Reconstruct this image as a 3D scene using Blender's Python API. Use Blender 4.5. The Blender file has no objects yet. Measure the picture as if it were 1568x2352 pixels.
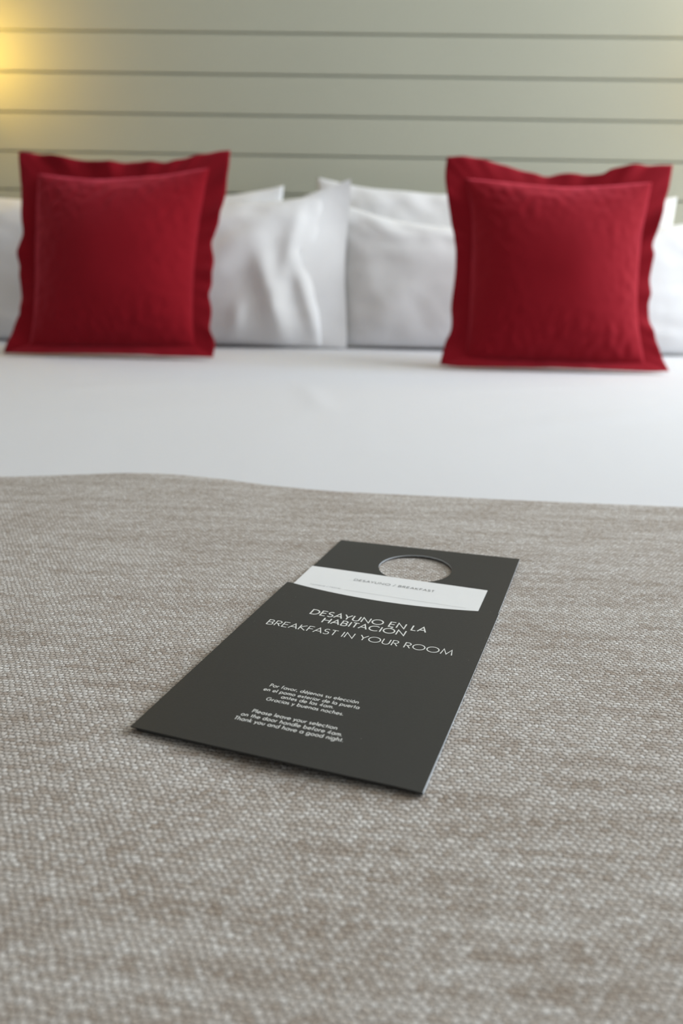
import bpy, bmesh, math, random
import numpy as np
from mathutils import Vector, Matrix, noise

random.seed(7)
sc = bpy.context.scene
C = sc.collection
PI = math.pi
R = math.radians
Z0 = 0.600            # height of the bed top (throw surface)

# ------------------------------------------------------------------ camera
cam_d = bpy.data.cameras.new('camera')
cam = bpy.data.objects.new('camera', cam_d)
C.objects.link(cam)
cam_d.sensor_fit = 'VERTICAL'
cam_d.sensor_height = 22.3
cam_d.lens = 1898.0 / 2352.0 * 22.3        # 18 mm on an APS-C frame held upright
cam_d.clip_start = 0.01
cam_d.clip_end = 50
CAM_H = 0.1802
pitch, roll, yaw = R(17.2), R(1.2), R(-2.0)
fwd = Vector((math.sin(yaw) * math.cos(pitch), math.cos(yaw) * math.cos(pitch), -math.sin(pitch)))
rgt = Vector((math.cos(yaw), -math.sin(yaw), 0))
up = rgt.cross(fwd)
r2 = math.cos(roll) * rgt + math.sin(roll) * up
u2 = -math.sin(roll) * rgt + math.cos(roll) * up
M = Matrix((r2, u2, -fwd)).transposed().to_4x4()
M.translation = Vector((0, 0, Z0 + CAM_H))
cam.matrix_world = M
cam_d.dof.use_dof = True
cam_d.dof.focus_distance = 0.398
cam_d.dof.aperture_fstop = 4.3
cam_d.dof.aperture_blades = 6
sc.camera = cam

# ------------------------------------------------------------------ view
vs = sc.view_settings
vs.view_transform = 'Standard'
vs.look = 'None'
vs.gamma = 1.0
vs.use_curve_mapping = False
vs.exposure = 0.28
sc.cycles.use_denoising = True
sc.cycles.max_bounces = 8

# ------------------------------------------------------------------ world: overcast daylight outside the window
world = bpy.data.worlds.new('daylight')
sc.world = world
world.use_nodes = True
wn = world.node_tree
wn.nodes['Background'].inputs['Color'].default_value = (0.80, 0.90, 1.0, 1)
wn.nodes['Background'].inputs['Strength'].default_value = 0.4


def area_light(name, loc, direction, sx, sy, power, color, spread=PI):
    l = bpy.data.lights.new(name, 'AREA')
    l.shape = 'RECTANGLE'
    l.size, l.size_y = sx, sy
    l.energy = power
    l.color = color
    l.spread = spread
    o = bpy.data.objects.new(name, l)
    C.objects.link(o)
    o.location = loc
    o.rotation_euler = Vector(direction).to_track_quat('-Z', 'Z').to_euler()
    return o


# daylight entering through the side window and through the balcony window behind the camera
area_light('window_daylight', (2.16, 1.22, 1.60), (-1, 0.0, -0.12), 1.3, 1.40, 63, (0.84, 0.92, 1.0))
area_light('balcony_daylight', (0.55, -2.36, 1.25), (0, 1, 0.0), 2.0, 2.1, 1.5, (0.93, 0.96, 1.0))
# added soft fill from above the bed, no lamp fixture behind it
area_light('overhead_fill_light', (0.0, 0.9, 2.50), (0, 0, -1), 0.30, 0.30, 2.0, (1.0, 0.90, 0.76))


# ------------------------------------------------------------------ helpers
def link_mesh(name, me, mat=None, parent=None):
    o = bpy.data.objects.new(name, me)
    C.objects.link(o)
    if mat is not None:
        for m in (mat if isinstance(mat, (list, tuple)) else [mat]):
            me.materials.append(m)
    if parent is not None:
        o.parent = parent
    return o


def obj(name, bm, mat=None, parent=None, smooth=False):
    me = bpy.data.meshes.new(name)
    bmesh.ops.recalc_face_normals(bm, faces=bm.faces)
    bm.to_mesh(me)
    bm.free()
    if smooth:
        me.polygons.foreach_set('use_smooth', [True] * len(me.polygons))
    return link_mesh(name, me, mat, parent)


def thing(name, label, cat, loc=(0, 0, 0), rot=(0, 0, 0), group=None):
    o = bpy.data.objects.new(name, None)
    C.objects.link(o)
    o.empty_display_size = 0.05
    o.location = loc
    o.rotation_euler = rot
    o['label'] = label
    o['category'] = cat
    if group:
        o['group'] = group
    return o


def tag(o, label, cat, group=None):
    o['label'] = label
    o['category'] = cat
    if group:
        o['group'] = group
    return o


def struct(name, bm, mat):
    o = obj(name, bm, mat)
    o['kind'] = 'structure'
    return o


def add_box(bm, x0, x1, y0, y1, z0, z1, bev=0.0, seg=2):
    r = bmesh.ops.create_cube(bm, size=1.0)
    vs_ = r['verts']
    bmesh.ops.scale(bm, vec=(x1 - x0, y1 - y0, z1 - z0), verts=vs_)
    bmesh.ops.translate(bm, vec=((x0 + x1) / 2, (y0 + y1) / 2, (z0 + z1) / 2), verts=vs_)
    if bev > 0:
        es = list({e for v in vs_ for e in v.link_edges})
        bmesh.ops.bevel(bm, geom=es, offset=bev, segments=seg, profile=0.5, affect='EDGES')


def add_lathe(bm, prof, seg=40, origin=(0, 0, 0)):
    rings = []
    for (r_, z) in prof:
        rings.append([bm.verts.new((origin[0] + r_ * math.cos(2 * PI * k / seg),
                                    origin[1] + r_ * math.sin(2 * PI * k / seg), origin[2] + z)) for k in range(seg)])
    for a, b in zip(rings, rings[1:]):
        for k in range(seg):
            bm.faces.new((a[k], a[(k + 1) % seg], b[(k + 1) % seg], b[k]))
    return rings


def add_tube(bm, pts, rad, seg=14):
    rings = []
    n = len(pts)
    for i, p in enumerate(pts):
        t = (Vector(pts[min(i + 1, n - 1)]) - Vector(pts[max(i - 1, 0)])).normalized()
        a = t.cross(Vector((0, 0, 1)))
        if a.length < 1e-3:
            a = t.cross(Vector((1, 0, 0)))
        a.normalize()
        b = t.cross(a)
        rings.append([bm.verts.new(Vector(p) + rad * (math.cos(2 * PI * k / seg) * a + math.sin(2 * PI * k / seg) * b))
                      for k in range(seg)])
    for r_, q in zip(rings, rings[1:]):
        for k in range(seg):
            bm.faces.new((r_[k], r_[(k + 1) % seg], q[(k + 1) % seg], q[k]))
    bm.faces.new(rings[0][::-1])
    bm.faces.new(rings[-1])


# ------------------------------------------------------------------ materials
def new_mat(name):
    m = bpy.data.materials.new(name)
    m.use_nodes = True
    nt = m.node_tree
    return m, nt, nt.nodes['Principled BSDF']


def N(nt, typ, **kw):
    n = nt.nodes.new(typ)
    for k, v in kw.items():
        setattr(n, k, v)
    return n


def math_node(nt, op, a, b=None, c=None):
    n = nt.nodes.new('ShaderNodeMath')
    n.operation = op
    for i, v in enumerate((a, b, c)):
        if v is None:
            continue
        if isinstance(v, (int, float)):
            n.inputs[i].default_value = v
        else:
            nt.links.new(v, n.inputs[i])
    return n.outputs[0]


def mix_col(nt, fac, a, b):
    n = nt.nodes.new('ShaderNodeMix')
    n.data_type = 'RGBA'
    if isinstance(fac, (int, float)):
        n.inputs['Factor'].default_value = fac
    else:
        nt.links.new(fac, n.inputs['Factor'])
    for s, v in (('A', a), ('B', b)):
        i = [x for x in n.inputs if x.name == s and x.type == 'RGBA'][0]
        if isinstance(v, tuple):
            i.default_value = (*v, 1) if len(v) == 3 else v
        else:
            nt.links.new(v, i)
    return [x for x in n.outputs if x.type == 'RGBA'][0]


def plain(name, col, rough=0.6, spec=0.4, noise_scale=None, bump=0.0, metallic=0.0, var=0.06):
    m, nt, b = new_mat(name)
    b.inputs['Roughness'].default_value = rough
    b.inputs['Specular IOR Level'].default_value = spec
    b.inputs['Metallic'].default_value = metallic
    if noise_scale:
        tc = N(nt, 'ShaderNodeTexCoord')
        nz = N(nt, 'ShaderNodeTexNoise')
        nz.inputs['Scale'].default_value = noise_scale
        nz.inputs['Detail'].default_value = 4
        nt.links.new(tc.outputs['Object'], nz.inputs['Vector'])
        lo = tuple(c * (1 - var) for c in col)
        hi = tuple(min(1, c * (1 + var)) for c in col)
        nt.links.new(mix_col(nt, nz.outputs['Fac'], lo, hi), b.inputs['Base Color'])
        if bump:
            bp = N(nt, 'ShaderNodeBump')
            bp.inputs['Strength'].default_value = 1.0
            bp.inputs['Distance'].default_value = bump
            nt.links.new(nz.outputs['Fac'], bp.inputs['Height'])
            nt.links.new(bp.outputs['Normal'], b.inputs['Normal'])
    else:
        b.inputs['Base Color'].default_value = (*col, 1)
    return m


def cotton(name, col, wrinkle=0.0008, scale=9.0):
    m, nt, b = new_mat(name)
    b.inputs['Base Color'].default_value = (*col, 1)
    b.inputs['Roughness'].default_value = 0.85
    b.inputs['Specular IOR Level'].default_value = 0.25
    b.inputs['Sheen Weight'].default_value = 0.12
    b.inputs['Sheen Roughness'].default_value = 0.5
    tc = N(nt, 'ShaderNodeTexCoord')
    mp = N(nt, 'ShaderNodeMapping')
    mp.inputs['Rotation'].default_value = (0, 0, R(35))
    mp.inputs['Scale'].default_value = (1.0, 0.45, 1.0)
    nz = N(nt, 'ShaderNodeTexNoise')
    nz.inputs['Scale'].default_value = scale
    nz.inputs['Detail'].default_value = 3
    nz.inputs['Distortion'].default_value = 0.6
    bp = N(nt, 'ShaderNodeBump')
    bp.inputs['Strength'].default_value = 1.0
    bp.inputs['Distance'].default_value = wrinkle
    nt.links.new(tc.outputs['Object'], mp.inputs['Vector'])
    nt.links.new(mp.outputs['Vector'], nz.inputs['Vector'])
    nt.links.new(nz.outputs['Fac'], bp.inputs['Height'])
    nt.links.new(bp.outputs['Normal'], b.inputs['Normal'])
    return m


def velvet(name):
    m, nt, b = new_mat(name)
    tc = N(nt, 'ShaderNodeTexCoord')
    nz = N(nt, 'ShaderNodeTexNoise')
    nz.inputs['Scale'].default_value = 14
    nz.inputs['Detail'].default_value = 4
    nt.links.new(tc.outputs['Object'], nz.inputs['Vector'])
    nt.links.new(mix_col(nt, nz.outputs['Fac'], (0.195, 0.0040, 0.009), (0.235, 0.0055, 0.012)), b.inputs['Base Color'])
    b.inputs['Roughness'].default_value = 0.9
    b.inputs['Specular IOR Level'].default_value = 0.1
    b.inputs['Sheen Weight'].default_value = 0.9
    b.inputs['Sheen Roughness'].default_value = 0.45
    b.inputs['Sheen Tint'].default_value = (1.0, 0.14, 0.20, 1)
    fz = N(nt, 'ShaderNodeTexNoise')
    fz.inputs['Scale'].default_value = 900
    nt.links.new(tc.outputs['Object'], fz.inputs['Vector'])
    bp = N(nt, 'ShaderNodeBump')
    bp.inputs['Strength'].default_value = 0.5
    bp.inputs['Distance'].default_value = 0.0004
    nt.links.new(fz.outputs['Fac'], bp.inputs['Height'])
    nt.links.new(bp.outputs['Normal'], b.inputs['Normal'])
    return m


def woven(name, pu=0.00275, pv=0.0021):
    """basket-like plain weave: pale slubby weft floats, dark shade painted into the gaps"""
    m, nt, b = new_mat(name)
    L = nt.links
    tc = N(nt, 'ShaderNodeTexCoord')
    # slight irregularity of the yarns
    wob = N(nt, 'ShaderNodeTexNoise')
    wob.inputs['Scale'].default_value = 150
    wob.inputs['Detail'].default_value = 3
    L.new(tc.outputs['Object'], wob.inputs['Vector'])
    sub = N(nt, 'ShaderNodeVectorMath', operation='SUBTRACT')
    L.new(wob.outputs['Color'], sub.inputs[0])
    sub.inputs[1].default_value = (0.5, 0.5, 0.5)
    scl = N(nt, 'ShaderNodeVectorMath', operation='SCALE')
    L.new(sub.outputs[0], scl.inputs[0])
    scl.inputs['Scale'].default_value = 0.0032
    wob2 = N(nt, 'ShaderNodeTexNoise')
    wob2.inputs['Scale'].default_value = 420
    wob2.inputs['Detail'].default_value = 2
    L.new(tc.outputs['Object'], wob2.inputs['Vector'])
    sub2 = N(nt, 'ShaderNodeVectorMath', operation='SUBTRACT')
    L.new(wob2.outputs['Color'], sub2.inputs[0])
    sub2.inputs[1].default_value = (0.5, 0.5, 0.5)
    scl2 = N(nt, 'ShaderNodeVectorMath', operation='SCALE')
    L.new(sub2.outputs[0], scl2.inputs[0])
    scl2.inputs['Scale'].default_value = 0.0014
    add2 = N(nt, 'ShaderNodeVectorMath', operation='ADD')
    L.new(tc.outputs['Object'], add2.inputs[0])
    L.new(scl2.outputs[0], add2.inputs[1])
    add = N(nt, 'ShaderNodeVectorMath', operation='ADD')
    L.new(add2.outputs[0], add.inputs[0])
    L.new(scl.outputs[0], add.inputs[1])
    sp = N(nt, 'ShaderNodeSeparateXYZ')
    rt = N(nt, 'ShaderNodeMapping')
    rt.inputs['Rotation'].default_value = (0, 0, R(4.0))
    L.new(add.outputs[0], rt.inputs['Vector'])
    L.new(rt.outputs['Vector'], sp.inputs[0])
    u = math_node(nt, 'DIVIDE', sp.outputs['X'], pu)
    v = math_node(nt, 'DIVIDE', sp.outputs['Y'], pv)
    row = math_node(nt, 'FLOOR', v)
    half = math_node(nt, 'MULTIPLY', math_node(nt, 'MODULO', math_node(nt, 'ABSOLUTE', row), 2.0), 0.5)
    uu = math_node(nt, 'ADD', u, half)
    cell = math_node(nt, 'FLOOR', uu)
    fu = math_node(nt, 'SUBTRACT', math_node(nt, 'FRACT', uu), 0.5)
    fv = math_node(nt, 'SUBTRACT', math_node(nt, 'FRACT', v), 0.5)
    au = math_node(nt, 'MULTIPLY', math_node(nt, 'ABSOLUTE', fu), 2.0)
    av = math_node(nt, 'MULTIPLY', math_node(nt, 'ABSOLUTE', fv), 2.0)
    hu = math_node(nt, 'SUBTRACT', 1.0, math_node(nt, 'MULTIPLY', math_node(nt, 'POWER', au, 2.2), 0.62))
    hv = math_node(nt, 'SUBTRACT', 1.0, math_node(nt, 'MULTIPLY', math_node(nt, 'POWER', av, 2.2), 0.55))
    hs = math_node(nt, 'MULTIPLY', hu, hv)
    # shade painted into small holes where a float dives between two rows, and a faint line between rows
    hole = math_node(nt, 'MULTIPLY', math_node(nt, 'POWER', au, 4.0), math_node(nt, 'POWER', av, 1.6))
    h = math_node(nt, 'SUBTRACT', 1.0, math_node(nt, 'ADD', math_node(nt, 'MULTIPLY', hole, 1.7),
                                                 math_node(nt, 'MULTIPLY', math_node(nt, 'POWER', av, 6.0), 0.30)))
    # per-float random tone
    cmb = N(nt, 'ShaderNodeCombineXYZ')
    L.new(cell, cmb.inputs['X'])
    L.new(row, cmb.inputs['Y'])
    wh = N(nt, 'ShaderNodeTexWhiteNoise', noise_dimensions='2D')
    L.new(cmb.outputs[0], wh.inputs['Vector'])
    # long streaks along the weft, where the slub yarn turns browner or paler
    mp = N(nt, 'ShaderNodeMapping')
    mp.inputs['Scale'].default_value = (20, 150, 1)
    mp.inputs['Rotation'].default_value = (0, 0, R(4.0))
    L.new(tc.outputs['Object'], mp.inputs['Vector'])
    st = N(nt, 'ShaderNodeTexNoise')
    st.inputs['Scale'].default_value = 1.0
    st.inputs['Detail'].default_value = 3
    L.new(mp.outputs['Vector'], st.inputs['Vector'])
    stp = N(nt, 'ShaderNodeMapRange')
    stp.inputs['From Min'].default_value = 0.36
    stp.inputs['From Max'].default_value = 0.64
    L.new(st.outputs['Fac'], stp.inputs['Value'])
    tone = math_node(nt, 'ADD', math_node(nt, 'MULTIPLY', wh.outputs['Value'], 0.60),
                     math_node(nt, 'MULTIPLY', stp.outputs['Result'], 0.36))
    yarn = mix_col(nt, tone, (0.36, 0.295, 0.24), (0.88, 0.865, 0.84))
    # fibre flecks
    fl = N(nt, 'ShaderNodeTexNoise')
    fl.inputs['Scale'].default_value = 1.0
    fl.inputs['Detail'].default_value = 2
    fl.inputs['Distortion'].default_value = 0.8
    fm = N(nt, 'ShaderNodeMapping')
    fm.inputs['Rotation'].default_value = (0, 0, R(4.0))
    fm.inputs['Scale'].default_value = (650, 2000, 1)
    L.new(tc.outputs['Object'], fm.inputs['Vector'])
    L.new(fm.outputs['Vector'], fl.inputs['Vector'])
    flr = N(nt, 'ShaderNodeMapRange')
    flr.inputs['From Min'].default_value = 0.3
    flr.inputs['From Max'].default_value = 0.7
    flr.inputs['To Min'].default_value = 0.0
    flr.inputs['To Max'].default_value = 0.6
    L.new(fl.outputs['Fac'], flr.inputs['Value'])
    yarn2 = mix_col(nt, flr.outputs['Result'], yarn, (0.40, 0.325, 0.265))
    gap_shade = (0.10, 0.068, 0.047)  # dark brown standing for the shade down in the weave holes
    gap = N(nt, 'ShaderNodeMapRange')
    gap.inputs['From Min'].default_value = 0.05
    gap.inputs['From Max'].default_value = 0.95
    L.new(h, gap.inputs['Value'])
    col = mix_col(nt, gap.outputs['Result'], gap_shade, yarn2)
    L.new(col, b.inputs['Base Color'])
    b.inputs['Roughness'].default_value = 0.9
    b.inputs['Specular IOR Level'].default_value = 0.2
    b.inputs['Sheen Weight'].default_value = 0.15
    hs = math_node(nt, 'MULTIPLY', hs, math_node(nt, 'ADD', 0.55, math_node(nt, 'MULTIPLY', wh.outputs['Value'], 0.45)))
    hh = math_node(nt, 'ADD', hs, math_node(nt, 'MULTIPLY', fl.outputs['Fac'], 0.5))
    bp = N(nt, 'ShaderNodeBump')
    bp.inputs['Strength'].default_value = 1.0
    bp.inputs['Distance'].default_value = 0.0008
    L.new(hh, bp.inputs['Height'])
    L.new(bp.outputs['Normal'], b.inputs['Normal'])
    return m


def card_mat(name, col, rough):
    m, nt, b = new_mat(name)
    tc = N(nt, 'ShaderNodeTexCoord')
    nz = N(nt, 'ShaderNodeTexNoise')
    nz.inputs['Scale'].default_value = 1100
    nz.inputs['Detail'].default_value = 3
    nt.links.new(tc.outputs['Object'], nz.inputs['Vector'])
    lo = tuple(c * 0.78 for c in col)
    hi = tuple(c * 1.22 for c in col)
    base = mix_col(nt, nz.outputs['Fac'], lo, hi)
    # sparse pale dust specks and scuffs of the uncoated board
    vo = N(nt, 'ShaderNodeTexVoronoi')
    vo.inputs['Scale'].default_value = 260
    nt.links.new(tc.outputs['Object'], vo.inputs['Vector'])
    sel = N(nt, 'ShaderNodeSeparateColor')
    nt.links.new(vo.outputs['Color'], sel.inputs[0])
    rare = math_node(nt, 'GREATER_THAN', sel.outputs[0], 0.965)
    near = math_node(nt, 'LESS_THAN', vo.outputs['Distance'], 0.085)
    spk = math_node(nt, 'MULTIPLY', math_node(nt, 'MULTIPLY', rare, near), 0.30)
    nt.links.new(mix_col(nt, spk, base, (0.35, 0.33, 0.30)), b.inputs['Base Color'])
    b.inputs['Roughness'].default_value = rough
    b.inputs['Specular IOR Level'].default_value = 0.45
    bp = N(nt, 'ShaderNodeBump')
    bp.inputs['Strength'].default_value = 0.5
    bp.inputs['Distance'].default_value = 0.00008
    nt.links.new(nz.outputs['Fac'], bp.inputs['Height'])
    nt.links.new(bp.outputs['Normal'], b.inputs['Normal'])
    return m


MAT = {
    'board': plain('sage_painted_board', (0.435, 0.437, 0.352), 0.65, 0.4, 6, 0.0002, var=0.03),
    'board_back': plain('sage_painted_backing', (0.42, 0.47, 0.43), 0.8, 0.2),
    'plaster': plain('white_plaster', (0.45, 0.435, 0.40), 0.9, 0.2, 40, 0.0004),
    'ceiling': plain('white_ceiling_paint', (0.78, 0.77, 0.74), 0.9, 0.2),
    'floor': plain('oak_floor', (0.33, 0.24, 0.16), 0.5, 0.4, 5, var=0.2),
    'frame': plain('white_window_frame', (0.75, 0.75, 0.73), 0.4),
    'sheet': cotton('white_cotton_sheet', (0.69, 0.69, 0.71), 0.0011, 7.0),
    'pillow': cotton('white_cotton_pillowcase', (0.78, 0.775, 0.775), 0.0012, 16.0),
    'velvet': velvet('red_velvet'),
    'woven': woven('beige_woven_wool'),
    'card': card_mat('charcoal_card', (0.031, 0.0305, 0.0285), 0.50),
    'card_edge': plain('cut_card_edge', (0.58, 0.61, 0.64), 0.7),
    'paper': plain('white_paper', (0.86, 0.86, 0.86), 0.6, 0.3, 300, var=0.02),
    'ink_white': plain('white_ink', (0.80, 0.80, 0.77), 0.6),
    'ink_grey': plain('grey_ink', (0.26, 0.265, 0.265), 0.7),
    'ink_pale': plain('pale_grey_ink', (0.50, 0.51, 0.51), 0.7),
    'bed_base': plain('grey_bed_base_fabric', (0.20, 0.19, 0.18), 0.9, 0.2, 300, 0.0004),
    'mattress': plain('white_mattress_ticking', (0.75, 0.75, 0.74), 0.9, 0.2, 60, 0.0004),
    'brass': plain('brushed_steel', (0.55, 0.54, 0.52), 0.35, 0.5, metallic=1.0),
}


def opal_material():
    m, nt, b = new_mat('lit_opal_glass')
    b.inputs['Base Color'].default_value = (0.9, 0.85, 0.75, 1)
    b.inputs['Roughness'].default_value = 0.3
    b.inputs['Emission Color'].default_value = (1.0, 0.62, 0.07, 1)
    b.inputs['Emission Strength'].default_value = 19.0
    return m


MAT['opal'] = opal_material()

# ------------------------------------------------------------------ the room
XL, XR, YF, WALL_Y, ZC = -1.95, 2.15, -2.35, 2.062, 2.55

bm = bmesh.new()
add_box(bm, XL - .1, XR + .1, YF - .1, WALL_Y + .2, -0.1, 0)
struct('floor', bm, MAT['floor'])
bm = bmesh.new()
add_box(bm, XL - .1, XR + .1, YF - .1, WALL_Y + .2, ZC, ZC + .1)
struct('ceiling', bm, MAT['ceiling'])

# back wall: sage shiplap boards with shadow gaps, on a backing
bm = bmesh.new()
PITCH, GAP = 0.0838, 0.0030
ZREF = Z0 + 0.6505                       # a joint near the top of the picture
add_box(bm, XL, XR, WALL_Y + 0.0095, WALL_Y + 0.12, 0, ZC)
nback = len(bm.faces)
k0 = -int(ZREF / PITCH) - 1
k = k0
while True:
    za = ZREF + k * PITCH + GAP / 2
    zb = za + PITCH - GAP
    if za > ZC - 0.01:
        break
    za_, zb_ = max(za, 0.002), min(zb, ZC - 0.002)
    if zb_ - za_ > 0.01:
        add_box(bm, XL, XR, WALL_Y, WALL_Y + 0.0094, za_, zb_, 0.0022, 2)
    k += 1
for i, f in enumerate(bm.faces):
    f.material_index = 1 if i < nback else 0
struct('wall_back', bm, [MAT['board'], MAT['board_back']])

bm = bmesh.new()
add_box(bm, XL - .1, XL - 0.001, YF, WALL_Y + .12, 0, ZC)
struct('wall_left', bm, MAT['plaster'])

# right wall with a window opening beside the bed
WY0, WY1, WZ0, WZ1 = 0.32, 1.88, 0.85, 2.35
bm = bmesh.new()
add_box(bm, XR + 0.001, XR + .1, YF, WY0, 0, ZC)
add_box(bm, XR + 0.001, XR + .1, WY1, WALL_Y + .12, 0, ZC)
add_box(bm, XR + 0.001, XR + .1, WY0, WY1, 0, WZ0)
add_box(bm, XR + 0.001, XR + .1, WY0, WY1, WZ1, ZC)
struct('wall_right', bm, MAT['plaster'])
bm = bmesh.new()
f_ = 0.05
add_box(bm, XR + .04, XR + .095, WY0, WY0 + f_, WZ0, WZ1)
add_box(bm, XR + .04, XR + .095, WY1 - f_, WY1, WZ0, WZ1)
add_box(bm, XR + .04, XR + .095, WY0 + f_, WY1 - f_, WZ0, WZ0 + f_)
add_box(bm, XR + .04, XR + .095, WY0 + f_, WY1 - f_, WZ1 - f_, WZ1)
add_box(bm, XR + .045, XR + .09, (WY0 + WY1) / 2 - .025, (WY0 + WY1) / 2 + .025, WZ0 + f_, WZ1 - f_)
struct('window_1', bm, MAT['frame'])

# front wall, behind the camera, with the balcony window
BX0, BX1, BZ1 = -0.5, 1.6, 2.30
bm = bmesh.new()
add_box(bm, XL - .1, BX0, YF - .1, YF - .001, 0, ZC)
add_box(bm, BX1, XR + .1, YF - .1, YF - .001, 0, ZC)
add_box(bm, BX0, BX1, YF - .1, YF - .001, BZ1, ZC)
struct('wall_front', bm, MAT['plaster'])
bm = bmesh.new()
add_box(bm, BX0, BX0 + f_, YF - .09, YF - .04, 0.01, BZ1)
add_box(bm, BX1 - f_, BX1, YF - .09, YF - .04, 0.01, BZ1)
add_box(bm, BX0 + f_, BX1 - f_, YF - .09, YF - .04, BZ1 - f_, BZ1)
add_box(bm, BX0 + f_, BX1 - f_, YF - .09, YF - .04, 0.01, 0.06)
add_box(bm, (BX0 + BX1) / 2 - .03, (BX0 + BX1) / 2 + .03, YF - .085, YF - .045, 0.06, BZ1 - f_)
struct('window_2', bm, MAT['frame'])

# ------------------------------------------------------------------ bed
BCX, BW = -0.045, 1.80
BX_L, BX_R = BCX - BW / 2, BCX + BW / 2
FOOT, HEAD = 0.06, 2.03
bed = thing('bed', 'wide double bed made up with white sheet and beige throw against panelled wall', 'bed', (BCX, 1.0, 0))


def L_(x, y, z):      # world to bed-local
    return (x - BCX, y - 1.0, z)


bm = bmesh.new()
add_box(bm, -BW / 2 + .005, BW / 2 - .005, FOOT - .98, HEAD - 1.0, 0.10, 0.335, 0.012)
obj('bed_base', bm, MAT['bed_base'], bed)
bm = bmesh.new()
add_box(bm, -BW / 2 + .012, BW / 2 - .012, FOOT - .975, HEAD - 1.0, 0.337, Z0 - 0.018, 0.035, 4)
obj('mattress', bm, MAT['mattress'], bed)
for sx in (-1, 1):
    for y in (FOOT - .88, HEAD - 1.12):
        bm = bmesh.new()
        add_lathe(bm, [(0.0, 0.0), (0.022, 0.0), (0.028, 0.1005), (0.0, 0.1005)], 20, (sx * .80, y, 0))
        obj('leg', bm, MAT['bed_base'], bed, True)


def drape(s, half, rad, drop):
    """s runs across the bed from its middle; returns (offset, fall) over a rounded mattress edge"""
    a = abs(s)
    flat = half - rad
    sg = 1 if s >= 0 else -1
    if a <= flat:
        return s, 0.0
    arc = rad * PI / 2
    if a <= flat + arc:
        t = (a - flat) / rad
        return sg * (flat + rad * math.sin(t)), rad * (1 - math.cos(t))
    return sg * half, min(rad + (a - flat - arc), drop)


def grid_mesh(name, xs, ys, fn, mat, parent=None, thick=0.0):
    nx, ny = len(xs), len(ys)
    verts = [fn(x, y) for y in ys for x in xs]
    faces = [(j * nx + i, j * nx + i + 1, (j + 1) * nx + i + 1, (j + 1) * nx + i)
             for j in range(ny - 1) for i in range(nx - 1)]
    me = bpy.data.meshes.new(name)
    me.from_pydata(verts, [], faces)
    me.polygons.foreach_set('use_smooth', [True] * len(me.polygons))
    me.update()
    o = link_mesh(name, me, mat, parent)
    if thick:
        md = o.modifiers.new('thickness', 'SOLIDIFY')
        md.thickness = thick
        md.offset = -1
    return o


def ridge(x, y, x0, y0, x1, y1, w, amp):
    dx, dy = x1 - x0, y1 - y0
    l2 = dx * dx + dy * dy
    t = max(0.0, min(1.0, ((x - x0) * dx + (y - y0) * dy) / l2))
    d2 = (x - x0 - t * dx) ** 2 + (y - y0 - t * dy) ** 2
    return amp * math.exp(-d2 / (2 * w * w)) * (math.sin(PI * min(1, max(0, 0.08 + 0.84 * t))))


# white sheet over the whole mattress
ZS = Z0 - 0.0105


def sheet_pt(x, y):
    ox, fx = drape(x - BCX, BW / 2 + .012, 0.05, 0.36)
    if y < FOOT + .05:
        oy, fy = drape(y - 1.05, 1.05 - FOOT + .015, 0.05, 0.36)
        yy = 1.05 + oy
    else:
        yy, fy = y, 0.0
    z = ZS - max(fx, fy)
    if fx < 0.02 and y > 0.66:
        z += 0.0022 * noise.noise((x * 2.6, y * 2.2, 0.3))
        z += ridge(x, y, -0.11, 1.30, -0.06, 1.05, 0.010, 0.0016)
        z += ridge(x, y, 0.02, 1.22, 0.42, 1.36, 0.014, 0.0020)
        z += ridge(x, y, -0.55, 1.12, -0.15, 1.34, 0.016, 0.0018)
        z += ridge(x, y, 0.12, 0.95, 0.40, 1.12, 0.018, 0.0014)
        z += ridge(x, y, -0.50, 0.92, -0.20, 1.05, 0.020, 0.0014)
        # pressed down a little where the pillows and cushions stand
        z -= 0.0012
    w = 0.0
    w2 = 0.006 * math.sin(y * 29) * (1 if x > BCX else -1) if fx > .06 and y > 0.75 else 0.0
    return (BCX + ox + w2, yy + w, z)


xs = [BCX + (-1.24 + 2.48 * i / 220) for i in range(221)]
ys = [-0.26 + (2.03 + 0.26) * j / 220 for j in range(221)]
sheet = grid_mesh('bed_sheet', xs, ys, sheet_pt, MAT['sheet'])
tag(sheet, 'smooth white cotton sheet covering the bed between pillows and beige throw', 'sheet')

# beige woven throw across the foot of the bed: its far hem wanders a little
HEM = [(-1.0, 0.662), (-0.45, 0.660), (-0.312, 0.663), (-0.258, 0.6693), (-0.204, 0.6752), (-0.166, 0.6738),
       (-0.128, 0.6680), (-0.075, 0.6555), (-0.023, 0.6475), (0.053, 0.6435), (0.122, 0.6400), (0.191, 0.6380),
       (0.247, 0.6358), (0.45, 0.631), (1.0, 0.628)]


def interp(tab, x):
    for (a, fa), (b, fb) in zip(tab, tab[1:]):
        if x <= b:
            t = max(0.0, (x - a) / (b - a))
            t = t * t * (3 - 2 * t) * 0.5 + t * 0.5
            return fa + (fb - fa) * t
    return tab[-1][1]


ZT = Z0 - 0.0024


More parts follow.
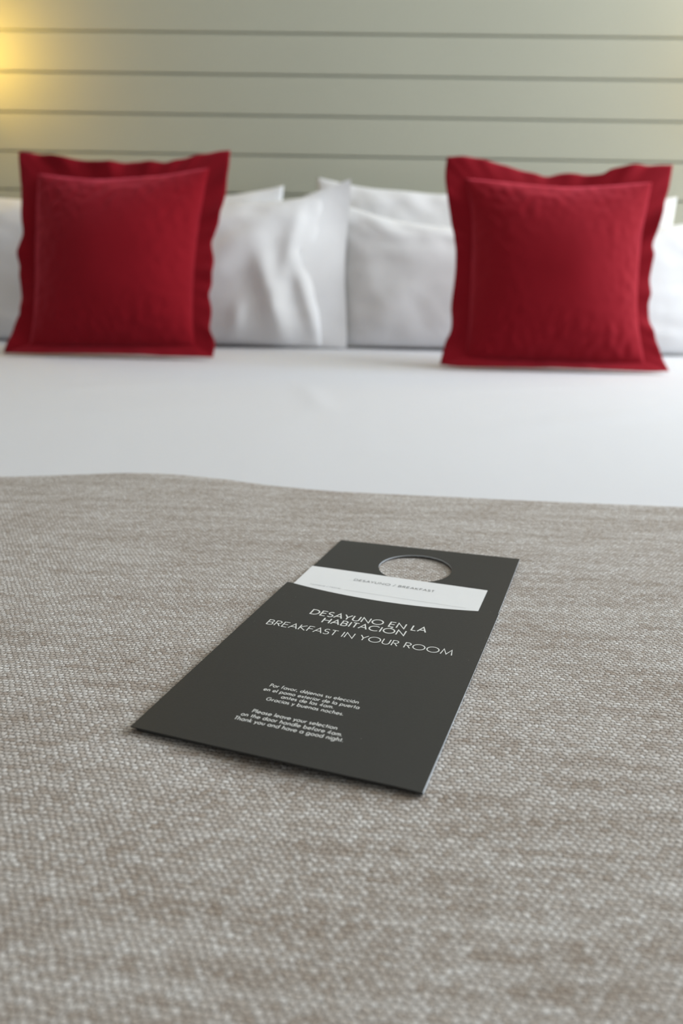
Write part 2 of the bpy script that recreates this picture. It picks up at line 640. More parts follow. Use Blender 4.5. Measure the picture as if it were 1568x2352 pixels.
def throw_pt(x, t):
    """t: 0 far hem ... runs toward the foot in metres"""
    ox, fx = drape(x - BCX, BW / 2 + .022, 0.055, 0.30)
    y = interp(HEM, x) - t
    # the hem is a soft rolled edge
    roll_ = 0.0
    if t < 0.004:
        roll_ = 0.0042 * (1 - math.sqrt(max(0.0, 1 - ((0.004 - t) / 0.004) ** 2)))
    if y < FOOT + .05:
        oy, fy = drape(y - 1.05, 1.05 - FOOT + .024, 0.055, 0.40)
        yy = 1.05 + oy
    else:
        yy, fy = y, 0.0
    z = ZT - max(fx, fy) - roll_
    if fx < 0.01 and fy < 0.01:
        q = min(1.0, t / 0.05)
        away = min(1.0, max(0.0, (math.hypot(x + 0.02, (y - 0.38) * 0.8) - 0.14) / 0.12))
        z += away * 0.0014 * noise.noise((x * 5.0, y * 6.0, 2.1))
        z -= 0.0018 * math.exp(-((x + 0.035) / 0.038) ** 2 - ((y - 0.268) / 0.030) ** 2)
        z += 0.0035 * math.exp(-((x + 0.19) / 0.09) ** 2) * math.exp(-(t / 0.05) ** 2)
    return (BCX + ox, yy, z)


ts = [0.0, 0.0004, 0.001, 0.002, 0.003, 0.004, 0.006] + [0.012 + 0.0095 * j for j in range(102)]
xs = [BCX + (-1.20 + 2.40 * i / 240) for i in range(241)]
throw = grid_mesh('throw_blanket', xs[::-1], ts, throw_pt, MAT['woven'], None, 0.0060)
tag(throw, 'beige grey woven throw spread across the lower half of the bed', 'throw')


# ------------------------------------------------------------------ pillows
def pillow_mesh(W, H, D, seed, folds=(), sag=0.0, tips=0.02, nu=110, nv=60, tilt=0.0, squash=0.010, flat_l=False, flat_r=False):
    """standing pillow: local x across, z up, -y to the front; base on z = 0"""
    bm = bmesh.new()

    def outline(u, v):
        x = W / 2 * u
        z = H / 2 * (v + 1)
        inset = 0.05 * (1 - v * v)
        x *= (1 - tips * (1 - v * v) / 1.0)
        top = sag * (1 - u * u) * ((v + 1) / 2) ** 2
        z -= top
        z += tilt * u * ((v + 1) / 2)
        z -= 0.010 * (1 - abs(u) ** 6) * (1 if v > 0 else 0) * (v ** 4)
        z += 0.004 * noise.noise((u * 4 + seed, v * 1.5, 0.7)) * ((v + 1) / 2)
        return x, z

    def depth(u, v):
        e = max(0.0, 1 - abs(u) ** 3.2) ** 0.55 * max(0.0, 1 - abs(v) ** 2.6) ** 0.50
        d = D / 2 * e
        # lower half carries the weight: fuller there
        d *= 1 + 0.10 * (-v)
        # ticks of gathered cloth along seams
        g = (1 - e) * e * 4
        d += 0.004 * g * noise.noise((u * 9 + seed, v * 5, 1.3))
        d += 0.0035 * e * noise.noise((u * 3 + seed * 2, v * 2.2, 4.0))
        return d

    def grid(side):
        rows = []
        for j in range(nv + 1):
            v = -math.cos(PI * j / nv)
            v = 0.5 * v + 0.5 * (-1 + 2 * j / nv)
            row = []
            for i in range(nu + 1):
                u = -1 + 2 * i / nu
                u = 0.6 * u + 0.4 * math.sin(u * PI / 2)
                x, z = outline(u, v)
                d = depth(u, v)
                if side < 0:
                    for (x0, z0, x1, z1, w, a) in folds:
                        d += ridge(x, z, x0, z0, x1, z1, w, a) * min(1, d / 0.006)
                row.append((x, side * d, max(z, 0.0015)))
            rows.append(row)
        return rows

    fr, bk = grid(-1), grid(1)
    vf = [[bm.verts.new(p) for p in r_] for r_ in fr]
    vb = []
    for j in range(nv + 1):
        vb.append([vf[j][i] if (i in (0, nu) or j in (0, nv)) else bm.verts.new(bk[j][i]) for i in range(nu + 1)])
    for g, rev in ((vf, False), (vb, True)):
        for j in range(nv):
            for i in range(nu):
                q = [g[j][i], g[j][i + 1], g[j + 1][i + 1], g[j + 1][i]]
                if rev:
                    q.reverse()
                try:
                    bm.faces.new(q)
                except ValueError:
                    pass
    return bm


def hem_mesh(H, width, sgn, seed, lift=0.0, n=60, m=14, amp=0.010, top_extra=0.0):
    """open end of a pillowcase: two loose layers of cloth running past the filling; local x from 0 outwards"""
    bm = bmesh.new()
    for layer in (-1, 1):
        rows = []
        for j in range(n + 1):
            t = j / n
            row = []
            for i in range(m + 1):
                s = i / m
                z = t * (H + top_extra * s) + lift * s
                open_ = 0.031 * (1 - s) ** 1.4 * math.sin(PI * min(1, max(0, t))) ** 0.6 + 0.0012
                y = layer * open_ + amp * s * math.sin(t * 9 + seed) * 0.5 + amp * 0.6 * s * noise.noise((t * 5 + seed, s, 0))
                x = sgn * (s * width + 0.004 * s * math.sin(t * 7 + seed))
                row.append(bm.verts.new((x, y, max(z, 0.0015))))
            rows.append(row)
        for j in range(n):
            for i in range(m):
                bm.faces.new((rows[j][i], rows[j][i + 1], rows[j + 1][i + 1], rows[j + 1][i]))
    return bm


def pillow(label, cx, y, W, H, D, lean, seed, hem=None, folds=(), sag=0.0, tilt=0.0, hem_top=0.0, hem_w=0.06, tips=0.02):
    t = thing('pillow', label, 'pillow', (cx, y, ZS + 0.0010), (R(-lean), 0, 0), 'white pillows lined up along the headboard wall')
    obj('pillow_body', pillow_mesh(W, H, D, seed, folds, sag, tips, tilt=tilt), MAT['pillow'], t, True)
    if hem:
        o = obj('pillowcase_hem', hem_mesh(H - 0.006 + hem * tilt, hem_w, hem, seed, top_extra=hem_top), MAT['pillow'], t, True)
        o.location = (hem * (W / 2 - 0.048), 0, 0)
    return t


# back row, against the boards
pillow('white pillow leaning on the wall behind the creased white pillow at left', -0.655, 1.957, 0.88, 0.330, 0.075, 5, 3.1,
       hem=None, sag=0.022, tilt=0.010)
pillow('white pillow leaning on the wall, its top showing above the plain right pillow', 0.26, 1.957, 0.80, 0.345, 0.075, 5, 5.7,
       hem=None, sag=0.012, tilt=-0.012)
# front row
pillow('white pillow with creased open case end, front row behind the left red cushion', -0.545, 1.805, 0.87, 0.318, 0.125, 9, 1.2,
       hem=1, hem_top=0.036, hem_w=0.094, sag=0.020, tilt=0.0,
       folds=[(0.30, 0.20, 0.35, 0.005, 0.016, 0.019), (0.385, 0.29, 0.33, 0.06, 0.012, 0.007),
              (0.18, 0.17, 0.34, 0.25, 0.016, 0.009), (0.12, 0.11, 0.30, 0.19, 0.016, 0.008),
              (0.24, 0.005, 0.27, 0.09, 0.012, 0.010), (0.37, 0.19, 0.425, 0.02, 0.012, 0.012)])
pillow('smooth plain white pillow, front row behind the right red cushion', 0.335, 1.842, 0.87, 0.305, 0.112, 8, 8.4,
       hem=None, sag=0.050, tilt=0.0,
       folds=[(-0.40, 0.26, -0.30, 0.16, 0.02, -0.004), (-0.36, 0.02, -0.28, 0.12, 0.03, 0.006)])

# ------------------------------------------------------------------ red velvet cushions
mm = 0.001
L_OUT = {'top': [(-257, 367), (-210, 364), (-172, 357), (-126, 352), (-93, 350), (-43, 354), (7, 353), (24, 355), (61, 366), (102, 374), (134, 377)],
         'right': [(112, 0), (116, 28), (106, 53), (108, 86), (102, 113), (106, 135), (109, 180), (104, 209), (112, 229), (125, 283), (132, 336), (134, 377)],
         'bottom': [(-278, -2), (-210, -3), (-118, -2), (-26, -1), (25, -2), (71, -1), (112, 0)],
         'left': [(-278, -2), (-264, 28), (-254, 61), (-248, 78), (-252, 144), (-250, 194), (-245, 227), (-252, 284), (-256, 326), (-257, 367)]}
L_IN = {'top': [(-220, 328), (-158, 322), (-96, 320), (2, 328), (97, 344)], 'right': [(78, 19), (73, 85), (74, 168), (81, 242), (88, 293), (97, 344)],
        'bottom': [(-230, 12), (-76, 15), (78, 19)], 'left': [(-230, 12), (-224, 53), (-221, 120), (-222, 203), (-222, 271), (-220, 328)]}
R_OUT = {'top': [(-260, 369), (-223, 369), (-183, 363), (-143, 354), (-104, 345), (-80, 340), (-56, 344), (-25, 343), (11, 341), (30, 350), (73, 358), (137, 361)],
         'right': [(144, 0), (124, 43), (113, 79), (105, 114), (108, 138), (106, 169), (110, 205), (108, 221), (114, 249), (126, 292), (135, 332), (137, 361)],
         'bottom': [(-261, 2), (-234, -2), (-194, -3), (-131, -3), (-52, -2), (27, -3), (106, -3), (144, 0)],
         'left': [(-261, 2), (-252, 42), (-243, 66), (-243, 114), (-238, 170), (-240, 210), (-247, 257), (-257, 300), (-262, 336), (-260, 369)]}
R_IN = {'top': [(-226, 330), (-146, 324), (-63, 318), (15, 321), (101, 329)], 'right': [(100, 12), (84, 106), (86, 224), (94, 282), (101, 329)],
        'bottom': [(-215, 15), (-52, 11), (100, 12)], 'left': [(-215, 15), (-211, 79), (-210, 179), (-212, 258), (-226, 330)]}


def resample(pts, n, sharp=False):
    """points along an open curve by arc length, gently rounded (Catmull-Rom)"""
    P = [Vector((p[0] * mm * 1.014, p[1] * mm * 1.02)) for p in pts]
    dense = []
    for i in range(len(P) - 1):
        p0 = P[i - 1] if i > 0 else P[i] * 2 - P[i + 1]
        p3 = P[i + 2] if i + 2 < len(P) else P[i + 1] * 2 - P[i]
        p1, p2 = P[i], P[i + 1]
        for k in range(12):
            t = k / 12
            dense.append(0.5 * ((2 * p1) + (p2 - p0) * t + (2 * p0 - 5 * p1 + 4 * p2 - p3) * t * t + (3 * p1 - p0 - 3 * p2 + p3) * t ** 3))
    dense.append(P[-1])
    acc = [0.0]
    for a, b in zip(dense, dense[1:]):
        acc.append(acc[-1] + (b - a).length)
    out, k = [], 0
    for i in range(n + 1):
        s = acc[-1] * i / n
        while k < len(acc) - 2 and acc[k + 1] < s:
            k += 1
        t = (s - acc[k]) / max(1e-9, acc[k + 1] - acc[k])
        out.append(dense[k].lerp(dense[k + 1], t))
    return out


def coons(sd, n):
    T, B_, L, Rr = (resample(sd[k], n) for k in ('top', 'bottom', 'left', 'right'))
    g = []
    for j in range(n + 1):
        v = j / n
        row = []
        for i in range(n + 1):
            u = i / n
            p = (1 - v) * B_[i] + v * T[i] + (1 - u) * L[j] + u * Rr[j] \
                - ((1 - u) * (1 - v) * B_[0] + u * (1 - v) * B_[n] + (1 - u) * v * T[0] + u * v * T[n])
            row.append(p)
        g.append(row)
    return g


def cushion_body(inner, depth_f, depth_b, seed, n=72):
    """local: x across, z up, -y to the front"""
    g = coons(inner, n)
    bm = bmesh.new()

    def d(i, j, D):
        u, v = -1 + 2 * i / n, -1 + 2 * j / n
        e = max(0.0, 1 - abs(u) ** 2.7) ** 0.55 * max(0.0, 1 - abs(v) ** 2.9) ** 0.55
        x = D * (0.60 * e + 0.40 * (1 - u * u) * (1 - v * v))
        x += 0.0035 * e * noise.noise((u * 1.7 + seed, v * 1.9, seed))
        x += 0.0030 * (e - e * e) * noise.noise((u * 11 + seed, v * 11, 2.0)) * 4
        return x

    F, Bk = [], []
    for j in range(n + 1):
        rf, rb = [], []
        for i in range(n + 1):
            p = g[j][i]
            edge = i in (0, n) or j in (0, n)
            vf = bm.verts.new((p.x, -0.003 - d(i, j, depth_f), p.y))
            rf.append(vf)
            rb.append(bm.verts.new((p.x, 0.003 + d(i, j, depth_b), p.y)))
        F.append(rf)
        Bk.append(rb)
    for j in range(n):
        for i in range(n):
            bm.faces.new((F[j][i], F[j][i + 1], F[j + 1][i + 1], F[j + 1][i]))
            bm.faces.new((Bk[j][i + 1], Bk[j][i], Bk[j + 1][i], Bk[j + 1][i + 1]))
    ring = [(0, i) for i in range(n)] + [(j, n) for j in range(n)] + [(n, n - i) for i in range(n)] + [(n - j, 0) for j in range(n)]
    for a, b in zip(ring, ring[1:] + ring[:1]):
        bm.faces.new((F[a[0]][a[1]], F[b[0]][b[1]], Bk[b[0]][b[1]], Bk[a[0]][a[1]]))
    return bm


def cushion_flange(outer, inner, seed, n=64, m=8):
    """flat ruffled border all round the body, one closed piece of doubled cloth"""
    bm = bmesh.new()
    sides_o = {k: resample(outer[k], n) for k in outer}
    sides_i = {k: resample(inner[k], n) for k in inner}
    loop_o = sides_o['bottom'][:-1] + sides_o['right'][:-1] + sides_o['top'][::-1][:-1] + sides_o['left'][::-1][:-1]
    loop_i = sides_i['bottom'][:-1] + sides_i['right'][:-1] + sides_i['top'][::-1][:-1] + sides_i['left'][::-1][:-1]
    K = len(loop_o)
    cen = sum((Vector(p) for p in loop_i), Vector((0, 0))) / K
    F, B_ = [], []
    for k in range(K):
        o_, i_ = loop_o[k], loop_i[k]
        i_ = i_ + (cen - i_).normalized() * 0.010
        rf, rb = [], []
        ruff = noise.noise((math.cos(2 * PI * k / K) * 3.2 + seed, math.sin(2 * PI * k / K) * 3.2, seed * 1.7))
        ruff2 = noise.noise((math.cos(2 * PI * k / K) * 8.5 + seed, math.sin(2 * PI * k / K) * 8.5, seed * 0.3))
        side = k // n
        tt = (k % n) / n
        for q in range(m + 1):
            s = q / m
            p = i_.lerp(o_, s)
            damp = (1.0 if side != 0 else 0.25) * (0.25 + 0.75 * math.sin(PI * tt) ** 0.7)          # the lower border is held by the bed
            y = damp * s ** 1.3 * (0.020 * ruff + 0.015 * ruff2)
            y -= 0.020 * s * (1 if side == 0 else 0) * math.sin(PI * tt) ** 0.5      # lower border turns forward on the sheet
            th = 0.0026 * (1 - 0.35 * s)
            rf.append(bm.verts.new((p.x, y - th, p.y)))
            rb.append(bm.verts.new((p.x, y + th, p.y)))
        F.append(rf)
        B_.append(rb)
    for k in range(K):
        k2 = (k + 1) % K
        for q in range(m):
            bm.faces.new((F[k][q], F[k][q + 1], F[k2][q + 1], F[k2][q]))
            bm.faces.new((B_[k][q + 1], B_[k][q], B_[k2][q], B_[k2][q + 1]))
        bm.faces.new((F[k][m], B_[k][m], B_[k2][m], F[k2][m]))
        bm.faces.new((F[k][0], F[k2][0], B_[k2][0], B_[k][0]))
    return bm


def cushion(label, x, y, outer, inner, seed):
    t = thing('cushion', label, 'cushion', (x, y, ZS + 0.0045), (R(-16), 0, 0), 'red velvet cushions in front of the pillows')
    obj('cushion_body', cushion_body(inner, 0.068, 0.040, seed), MAT['velvet'], t, True)
    obj('flange', cushion_flange(outer, inner, seed), MAT['velvet'], t, True)
    return t


cushion('red velvet flanged cushion at left, darker shaded face, in front of creased pillow', -0.415, 1.552, L_OUT, L_IN, 2.3)
cushion('red velvet flanged cushion at right, brighter face, in front of smooth pillow', 0.384, 1.517, R_OUT, R_IN, 6.1)

# ------------------------------------------------------------------ monoline geometric lettering
def arc(cx, cy, rx, ry, a0, a1, n=16):
    return [(cx + rx * math.cos(R(a0 + (a1 - a0) * i / n)), cy + ry * math.sin(R(a0 + (a1 - a0) * i / n))) for i in range(n + 1)]


XH = 0.62
xr = XH / 2


def bowl(cx):
    return arc(cx, xr, xr, xr, 90, 450, 24)


G = {
    ' ': (0.30, []),
    'A': (0.78, [[(0, 0), (0.37, 1), (0.74, 0)], [(0.13, 0.33), (0.61, 0.33)]]),
    'B': (0.56, [[(0, 0), (0, 1), (0.24, 1)] + arc(0.24, 0.765, 0.215, 0.235, 90, -90, 10) + [(0, 0.53)],
                 [(0, 0.53), (0.26, 0.53)] + arc(0.26, 0.265, 0.25, 0.265, 90, -90, 10) + [(0, 0)]]),
    'C': (0.84, [arc(0.5, 0.5, 0.5, 0.5, 48, 312, 26)]),
    'D': (0.78, [[(0, 0), (0, 1), (0.24, 1)] + arc(0.24, 0.5, 0.48, 0.5, 90, -90, 20) + [(0, 0)]]),
    'E': (0.52, [[(0.46, 1), (0, 1), (0, 0), (0.46, 0)], [(0, 0.53), (0.43, 0.53)]]),
    'F': (0.50, [[(0.45, 1), (0, 1), (0, 0)], [(0, 0.52), (0.42, 0.52)]]),
    'G': (0.98, [arc(0.5, 0.5, 0.5, 0.5, 48, 360, 28) + [(0.55, 0.5)]]),
    'H': (0.72, [[(0, 0), (0, 1)], [(0.62, 0), (0.62, 1)], [(0, 0.53), (0.62, 0.53)]]),
    'I': (0.12, [[(0, 0), (0, 1)]]),
    'K': (0.62, [[(0, 0), (0, 1)], [(0.53, 1), (0.03, 0.52), (0.58, 0)]]),
    'L': (0.44, [[(0, 1), (0, 0), (0.40, 0)]]),
    'M': (0.98, [[(0, 0), (0.13, 1), (0.46, 0.08), (0.79, 1), (0.92, 0)]]),
    'N': (0.80, [[(0, 0), (0, 1), (0.70, 0), (0.70, 1)]]),
    'O': (1.06, [arc(0.5, 0.5, 0.5, 0.5, 90, 450, 36)]),
    'Ó': (1.06, [arc(0.5, 0.5, 0.5, 0.5, 90, 450, 36), [(0.48, 1.10), (0.62, 1.26)]]),
    'P': (0.52, [[(0, 0), (0, 1), (0.22, 1)] + arc(0.22, 0.73, 0.25, 0.27, 90, -90, 12) + [(0, 0.46)]]),
    'R': (0.58, [[(0, 0), (0, 1), (0.22, 1)] + arc(0.22, 0.74, 0.24, 0.26, 90, -90, 12) + [(0, 0.48)], [(0.20, 0.48), (0.50, 0)]]),
    'S': (0.56, [arc(0.25, 0.745, 0.215, 0.255, 42, 262, 14) + arc(0.24, 0.255, 0.245, 0.255, 82, -142, 16)]),
    'T': (0.58, [[(0.27, 0), (0.27, 1)], [(0, 1), (0.54, 1)]]),
    'U': (0.70, [[(0, 1), (0, 0.31)] + arc(0.30, 0.31, 0.30, 0.31, 180, 360, 14) + [(0.60, 1)]]),
    'Y': (0.70, [[(0, 1), (0.33, 0.45), (0.66, 1)], [(0.33, 0.45), (0.33, 0)]]),
    '/': (0.46, [[(0, -0.12), (0.36, 1.08)]]),
    '4': (0.58, [[(0.40, 0), (0.40, 1), (0, 0.26), (0.53, 0.26)]]),
    'a': (0.74, [bowl(xr), [(XH, XH), (XH, 0)]]),
    'b': (0.74, [bowl(xr), [(0, 1.06), (0, 0)]]),
    'c': (0.58, [arc(xr, xr, xr, xr, 50, 310, 18)]),
    'd': (0.74, [bowl(xr), [(XH, 1.06), (XH, 0)]]),
    'e': (0.70, [[(0.02, xr), (XH, xr)] + arc(xr, xr, xr, xr, 0, 318, 22)]),
    'é': (0.70, [[(0.02, xr), (XH, xr)] + arc(xr, xr, xr, xr, 0, 318, 22), [(0.28, 0.74), (0.42, 0.95)]]),
    'f': (0.40, [[(0.12, 0), (0.12, 0.86)] + arc(0.28, 0.88, 0.16, 0.18, 180, 70, 8), [(0, XH), (0.28, XH)]]),
    'g': (0.74, [bowl(xr), [(XH, XH), (XH, -0.06)] + arc(xr, -0.06, xr, 0.27, 0, -160, 12)]),
    'h': (0.58, [[(0, 1.06), (0, 0)], [(0, 0.36)] + arc(0.23, 0.36, 0.23, 0.26, 180, 0, 12) + [(0.46, 0)]]),
    'i': (0.14, [[(0, 0), (0, XH)], [(0, 0.80), (0, 0.92)]]),
    'j': (0.14, [[(0, -0.28), (0, XH)], [(0, 0.80), (0, 0.92)]]),
    'k': (0.52, [[(0, 1.06), (0, 0)], [(0.40, XH), (0.03, 0.32), (0.44, 0)]]),
    'l': (0.14, [[(0, 0), (0, 1.06)]]),
    'm': (0.92, [[(0, XH), (0, 0)], [(0, 0.38)] + arc(0.20, 0.38, 0.20, 0.24, 180, 0, 10) + [(0.40, 0)],
                 [(0.40, 0.38)] + arc(0.60, 0.38, 0.20, 0.24, 180, 0, 10) + [(0.80, 0)]]),
    'n': (0.58, [[(0, XH), (0, 0)], [(0, 0.36)] + arc(0.23, 0.36, 0.23, 0.26, 180, 0, 12) + [(0.46, 0)]]),
    'o': (0.72, [bowl(xr)]),
    'ó': (0.72, [bowl(xr), [(0.29, 0.74), (0.43, 0.95)]]),
    'p': (0.74, [bowl(xr), [(0, XH), (0, -0.30)]]),
    'r': (0.34, [[(0, XH), (0, 0)], [(0, 0.38)] + arc(0.22, 0.38, 0.22, 0.24, 180, 72, 8)]),
    's': (0.44, [arc(0.17, 0.455, 0.14, 0.165, 40, 262, 10) + arc(0.165, 0.155, 0.165, 0.155, 82, -142, 10)]),
    't': (0.38, [[(0.14, 0), (0.14, 0.92)], [(0, XH), (0.30, XH)]]),
    'u': (0.58, [[(0, XH), (0, 0.24)] + arc(0.23, 0.24, 0.23, 0.24, 180, 360, 12) + [(0.46, XH)]]),
    'v': (0.54, [[(0, XH), (0.23, 0), (0.46, XH)]]),
    'x': (0.52, [[(0, 0), (0.44, XH)], [(0, XH), (0.44, 0)]]),
    'y': (0.54, [[(0, XH), (0.25, 0.02)], [(0.49, XH), (0.12, -0.30)]]),
    '.': (0.18, [[(0.02, 0.0), (0.02, 0.13)]]),
    ',': (0.18, [[(0.06, 0.12), (0.0, -0.14)]]),
}


def ribbon(bm, pts, w, z):
    P = [Vector(p) for p in pts]
    Q = [P[0]]
    for p in P[1:]:
        if (p - Q[-1]).length > 1e-6:
            Q.append(p)
    closed = (Q[0] - Q[-1]).length < 1e-5
    n = len(Q)
    L, Rr = [], []
    for i in range(n):
        if closed and i in (0, n - 1):
            a, b = Q[n - 2], Q[1]
            d1, d2 = (Q[0] - a).normalized(), (b - Q[0]).normalized()
        else:
            d1 = (Q[i] - Q[i - 1]).normalized() if i > 0 else (Q[1] - Q[0]).normalized()
            d2 = (Q[i + 1] - Q[i]).normalized() if i < n - 1 else d1
        n1 = Vector((-d1.y, d1.x))
        n2 = Vector((-d2.y, d2.x))
        mt = n1 + n2
        if mt.length < 0.15:
            mt = n1.copy()
        mt.normalize()
        k = 1 / max(0.42, mt.dot(n1))
        L.append(Q[i] + mt * w / 2 * k)
        Rr.append(Q[i] - mt * w / 2 * k)
    vl = [bm.verts.new((p.x, p.y, z)) for p in L]
    vr = [bm.verts.new((p.x, p.y, z)) for p in Rr]
    for i in range(n - 1):
        f = bm.faces.new((vr[i], vr[i + 1], vl[i + 1], vl[i]))


LOOSE_L = {c: 0.25 for c in 'AYTv'}
LOOSE_L.update({c: 0.70 for c in 'OÓCGSaocdeégqós'})
LOOSE_L.update({'j': 0.8, 'y': 0.35, 'x': 0.5, 't': 0.45, 'f': 0.45, '/': 1.0, '.': 0.8, ',': 0.5, '4': 0.5})
LOOSE_R = {c: 0.25 for c in 'AYTv'}
LOOSE_R.update({c: 0.70 for c in 'OÓDSBPboópeés'})
LOOSE_R.update({'L': 0.35, 'F': 0.35, 'C': 0.5, 'K': 0.45, 'k': 0.4, 'c': 0.5, 'r': 0.4, 'f': 0.4, 't': 0.45, 'y': 0.35, 'x': 0.5, 'E': 0.8, 'R': 0.6, '/': 1.0})


def text_line(bm, s, x0, x1, base, cap, wgt, z):
    """one line set from x0 to x1 (mm) on a baseline; letter gaps are found from the width"""
    ext = {}
    for c in set(s):
        xs_ = [p[0] for st in G[c][1] for p in st]
        ext[c] = (min(xs_), max(xs_)) if xs_ else (0, 0)
    ink = sum(ext[c][1] - ext[c][0] + wgt * 0.9 for c in s if c != ' ') * cap
    gaps, spaces, prev, sp_ = [], 0, None, False
    for c in s:
        if c == ' ':
            sp_ = True
            continue
        if prev is not None:
            gaps.append((0.5 * (LOOSE_R.get(prev, 1.0) + LOOSE_L.get(c, 1.0)), sp_))
        prev, sp_ = c, False
    gsum = sum(g for g, _ in gaps)
    nsp = sum(1 for _, q in gaps if q)
    space = 0.35 * cap
    kx = 1.0
    g = (x1 - x0 - ink - nsp * space) / gsum
    gmin = 0.15 * cap
    if g < gmin:
        g = gmin
        kx = (x1 - x0 - nsp * space - g * gsum) / ink
    x, k, first, ns = x0, 0, True, 0
    for c in s:
        if c == ' ':
            continue
        if not first:
            f, q = gaps[k]
            k += 1
            x += f * g + (space if q else 0)
        first = False
        for st in G[c][1]:
            pts = [((x + ((p[0] - ext[c][0]) + wgt * 0.45) * cap * kx) * mm, (base + (p[1] * (1 - wgt) + wgt / 2) * cap) * mm) for p in st]
            ribbon(bm, pts, wgt * cap * mm, z + 1.2e-5 * (ns % 3))
            ns += 1
        x += (ext[c][1] - ext[c][0] + wgt * 0.9) * cap * kx


# ------------------------------------------------------------------ the door hanger
HA = R(-16.84)
hang = thing('door_hanger', 'charcoal breakfast door hanger with round hole lying on the beige throw', 'door hanger',
             (-0.0920, 0.28517, Z0 - 0.0021), (0, 0, HA))


def card_lift(x, y):
    """the free upper right corner of the board curls up a touch"""
    a = max(0.0, (y - 0.165) / 0.09)
    b = max(0.0, x / 0.12)
    return 0.0026 * a ** 1.6 * b


def plate(name, outline, hole, z0, z1, mat, parent, lift=None, cut=0.004, edge_fn=None):
    """flat board from an outline polygon (local metres), optional round hole, real thickness, edge material 1"""
    bm = bmesh.new()
    vs_ = [bm.verts.new((p[0], p[1], 0)) for p in outline]
    es = [bm.edges.new((vs_[i], vs_[(i + 1) % len(vs_)])) for i in range(len(vs_))]
    if hole:
        hx, hy, hr, n = hole
        hv = [bm.verts.new((hx + hr * math.cos(2 * PI * k / n), hy + hr * math.sin(2 * PI * k / n), 0)) for k in range(n)]
        es += [bm.edges.new((hv[k], hv[(k + 1) % n])) for k in range(n)]
    bmesh.ops.triangle_fill(bm, use_beauty=True, use_dissolve=False, edges=es)
    if lift:
        ymax = max(p[1] for p in outline)
        y = 0.166
        while y < ymax - 1e-4:
            bmesh.ops.bisect_plane(bm, geom=bm.verts[:] + bm.edges[:] + bm.faces[:], plane_co=(0, y, 0), plane_no=(0, 1, 0))
            y += 0.008
        for x in [0.015 * k for k in range(1, 8)]:
            bmesh.ops.bisect_plane(bm, geom=bm.verts[:] + bm.edges[:] + bm.faces[:], plane_co=(x, 0, 0), plane_no=(1, 0, 0))
    for f in bm.faces:
        if f.normal.z < 0:
            f.normal_flip()
    top = list(bm.faces)
    r_ = bmesh.ops.extrude_face_region(bm, geom=top)
    nv = [g for g in r_['geom'] if isinstance(g, bmesh.types.BMVert)]
    newf = {g for g in r_['geom'] if isinstance(g, bmesh.types.BMFace)}
    nvs = set(nv)
    for v in bm.verts:
        dz = lift(v.co.x, v.co.y) if lift else 0.0
        v.co.z = (z1 if v in nvs else z0) + dz
    bm.normal_update()
    for f in bm.faces:
        if abs(f.normal.z) < 0.5:
            f.material_index = 1 if (edge_fn is None or edge_fn(f)) else 0
    return obj(name, bm, mat, parent)


PW, PH = 0.1197, 0.1640       # pocket
# back board with the hole
bo = [(0.0022, 0.0008), (0.1192, 0.0008), (0.1198, 0.2506), (0.0020, 0.2484)]
back_board = plate('back_board', bo, (0.0615, 0.2150, 0.0222, 72), 0.0002, 0.0009, [MAT['card'], MAT['card_edge']], hang, card_lift,
                   edge_fn=lambda f: f.normal.x > 0.3 or f.calc_center_median().y > 0.19)

# pocket front: concave top edge; joined to the back by narrow folded sides
n = 40
top_edge = []
for i in range(n + 1):
    t = i / n
    x = PW + 0.0006 - (PW + 0.0020) * t
    s = (x - 0.0565) / 0.0565
    y = 0.1568 + 0.0072 * min(1.0, abs(s)) ** 2.0
    y += 0.0006 * (x / PW)
    top_edge.append((x, y))
po = [(0.0, 0.0)] + [(0.0 + (PW - 0.0005) * k / 12, -0.0004 * math.sin(PI * k / 12)) for k in range(1, 12)] + [(PW - 0.0005, -0.0004)] + top_edge
plate('front_panel', po, None, 0.0016, 0.0021, [MAT['card'], MAT['card_edge']], hang,
      edge_fn=lambda f: f.normal.x > 0.6)
bm = bmesh.new()
for (xa, xb) in ((-0.0003, 0.0019),):
    add_box(bm, xa, xb, 0.0012, 0.1600, 0.00095, 0.00158, 0.0002, 1)
obj('side_fold', bm, [MAT['card']], hang)
bm = bmesh.new()
add_box(bm, PW - 0.0021, PW - 0.0004, 0.0012, 0.1600, 0.00095, 0.00158, 0.0002, 1)
obj('side_fold', bm, [MAT['card_edge']], hang)
bm = bmesh.new()
add_box(bm, 0.0020, PW - 0.0022, 0.0004, 0.0022, 0.00095, 0.00158, 0.0002, 1)
obj('bottom_fold', bm, [MAT['card']], hang)

ZP = 0.0021 + 0.00003
bm = bmesh.new()
text_line(bm, 'DESAYUNO EN LA', 26.6, 89.4, 126.9, 6.5, 0.118, ZP)
text_line(bm, 'HABITACIÓN', 36.0, 80.1, 119.2, 6.3, 0.120, ZP)
text_line(bm, 'BREAKFAST IN YOUR ROOM', 10.4, 106.9, 106.9, 6.2, 0.096, ZP)
o = obj('title_lettering', bm, MAT['ink_white'], hang)
o['label'] = 'white capitals reading DESAYUNO EN LA HABITACIÓN, BREAKFAST IN YOUR ROOM'
bm = bmesh.new()
for s, a, b, y in (('Por favor, déjenos su elección', 38.3, 79.0, 48.9), ('en el pomo exterior de la puerta', 37.1, 80.6, 44.9),
                   ('antes de las 4am.', 46.8, 70.4, 41.4), ('Gracias y buenas noches.', 41.5, 76.0, 37.7)):
    text_line(bm, s, a, b, y, 2.75, 0.125, ZP)
o = obj('spanish_lettering', bm, MAT['ink_white'], hang)
o['label'] = 'four small white lines in Spanish'
bm = bmesh.new()
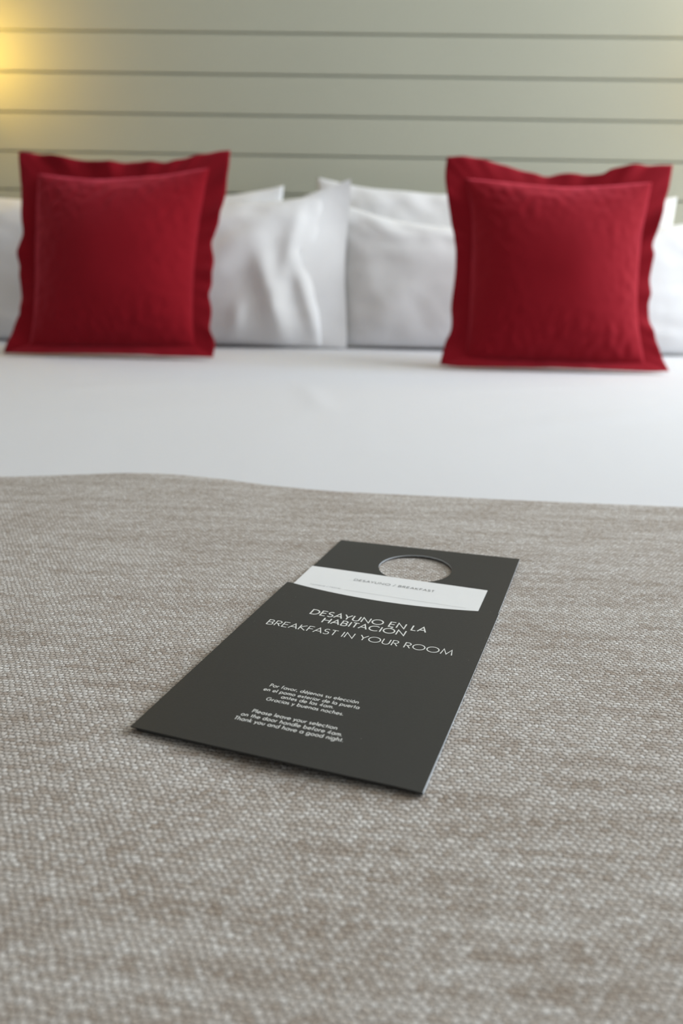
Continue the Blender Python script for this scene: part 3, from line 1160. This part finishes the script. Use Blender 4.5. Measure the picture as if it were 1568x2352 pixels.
for s, a, b, y in (('Please leave your selection', 40.2, 77.2, 26.8), ('on the door handle before 4am.', 36.9, 80.6, 23.0),
                   ('Thank you and have a good night.', 35.5, 82.3, 19.4)):
    text_line(bm, s, a, b, y, 2.75, 0.125, ZP)
o = obj('english_lettering', bm, MAT['ink_white'], hang)
o['label'] = 'three small white lines in English'

# the paper order form tucked in the pocket
form = thing('order_form', 'white paper breakfast form tucked into the charcoal hanger pocket', 'paper form',
             (-0.0920, 0.28517, Z0 - 0.0021), (0, 0, HA))
po = [(0.0026, 0.012), (0.1094, 0.012), (0.1090, 0.1955), (0.0020, 0.1951)]
plate('form_sheet', po, None, 0.00125, 0.00140, [MAT['paper'], MAT['paper']], form, lambda x, y: 0.6 * card_lift(x, y))
zf = 0.00140 + 0.00010
bm = bmesh.new()
text_line(bm, 'DESAYUNO / BREAKFAST', 33.0, 81.0, 181.4, 3.0, 0.115, zf + 0.0001)
o = obj('heading_lettering', bm, MAT['ink_grey'], form)
o['label'] = 'grey capitals reading DESAYUNO / BREAKFAST'
bm = bmesh.new()
text_line(bm, 'Nombre / Name', 11.5, 30.0, 166.4, 2.0, 0.10, zf)
ribbon(bm, [(0.0325, 0.1664), (0.1020, 0.1664)], 0.00018, zf)
obj('form_lines', bm, MAT['ink_pale'], form)


# ------------------------------------------------------------------ bedside wall lamps (their glow lights the boards)
def wall_lamp(label, x, z):
    t = thing('wall_lamp', label, 'lamp', (x, WALL_Y, z), (0, 0, 0), 'bedside wall lamps')
    bm = bmesh.new()
    add_box(bm, -0.03, 0.03, -0.013, -0.0005, -0.12, -0.03, 0.004, 2)
    obj('back_plate', bm, MAT['brass'], t)
    bm = bmesh.new()
    add_tube(bm, [(0, -0.012, -0.075), (0, -0.050, -0.080), (0, -0.125, -0.080), (0, -0.145, -0.076), (0, -0.150, -0.062)], 0.007)
    obj('arm', bm, MAT['brass'], t, True)
    bm = bmesh.new()
    add_lathe(bm, [(0.0, -0.064), (0.022, -0.064), (0.024, -0.047), (0.021, -0.0462), (0.0, -0.0462)], 32, (0, -0.150, 0))
    obj('holder', bm, MAT['brass'], t, True)
    bm = bmesh.new()
    add_lathe(bm, [(0.050 * math.sin(PI * k / 24), -0.050 * math.cos(PI * k / 24) + 0.004) for k in range(1, 24)], 48, (0, -0.150, 0))
    obj('glass_globe', bm, MAT['opal'], t, True)
    return t


wall_lamp('bedside wall lamp with glowing globe to the left of the bed', -0.925, Z0 + 0.605)
wall_lamp('bedside wall lamp with glowing globe to the right of the bed', 0.955, Z0 + 0.62)
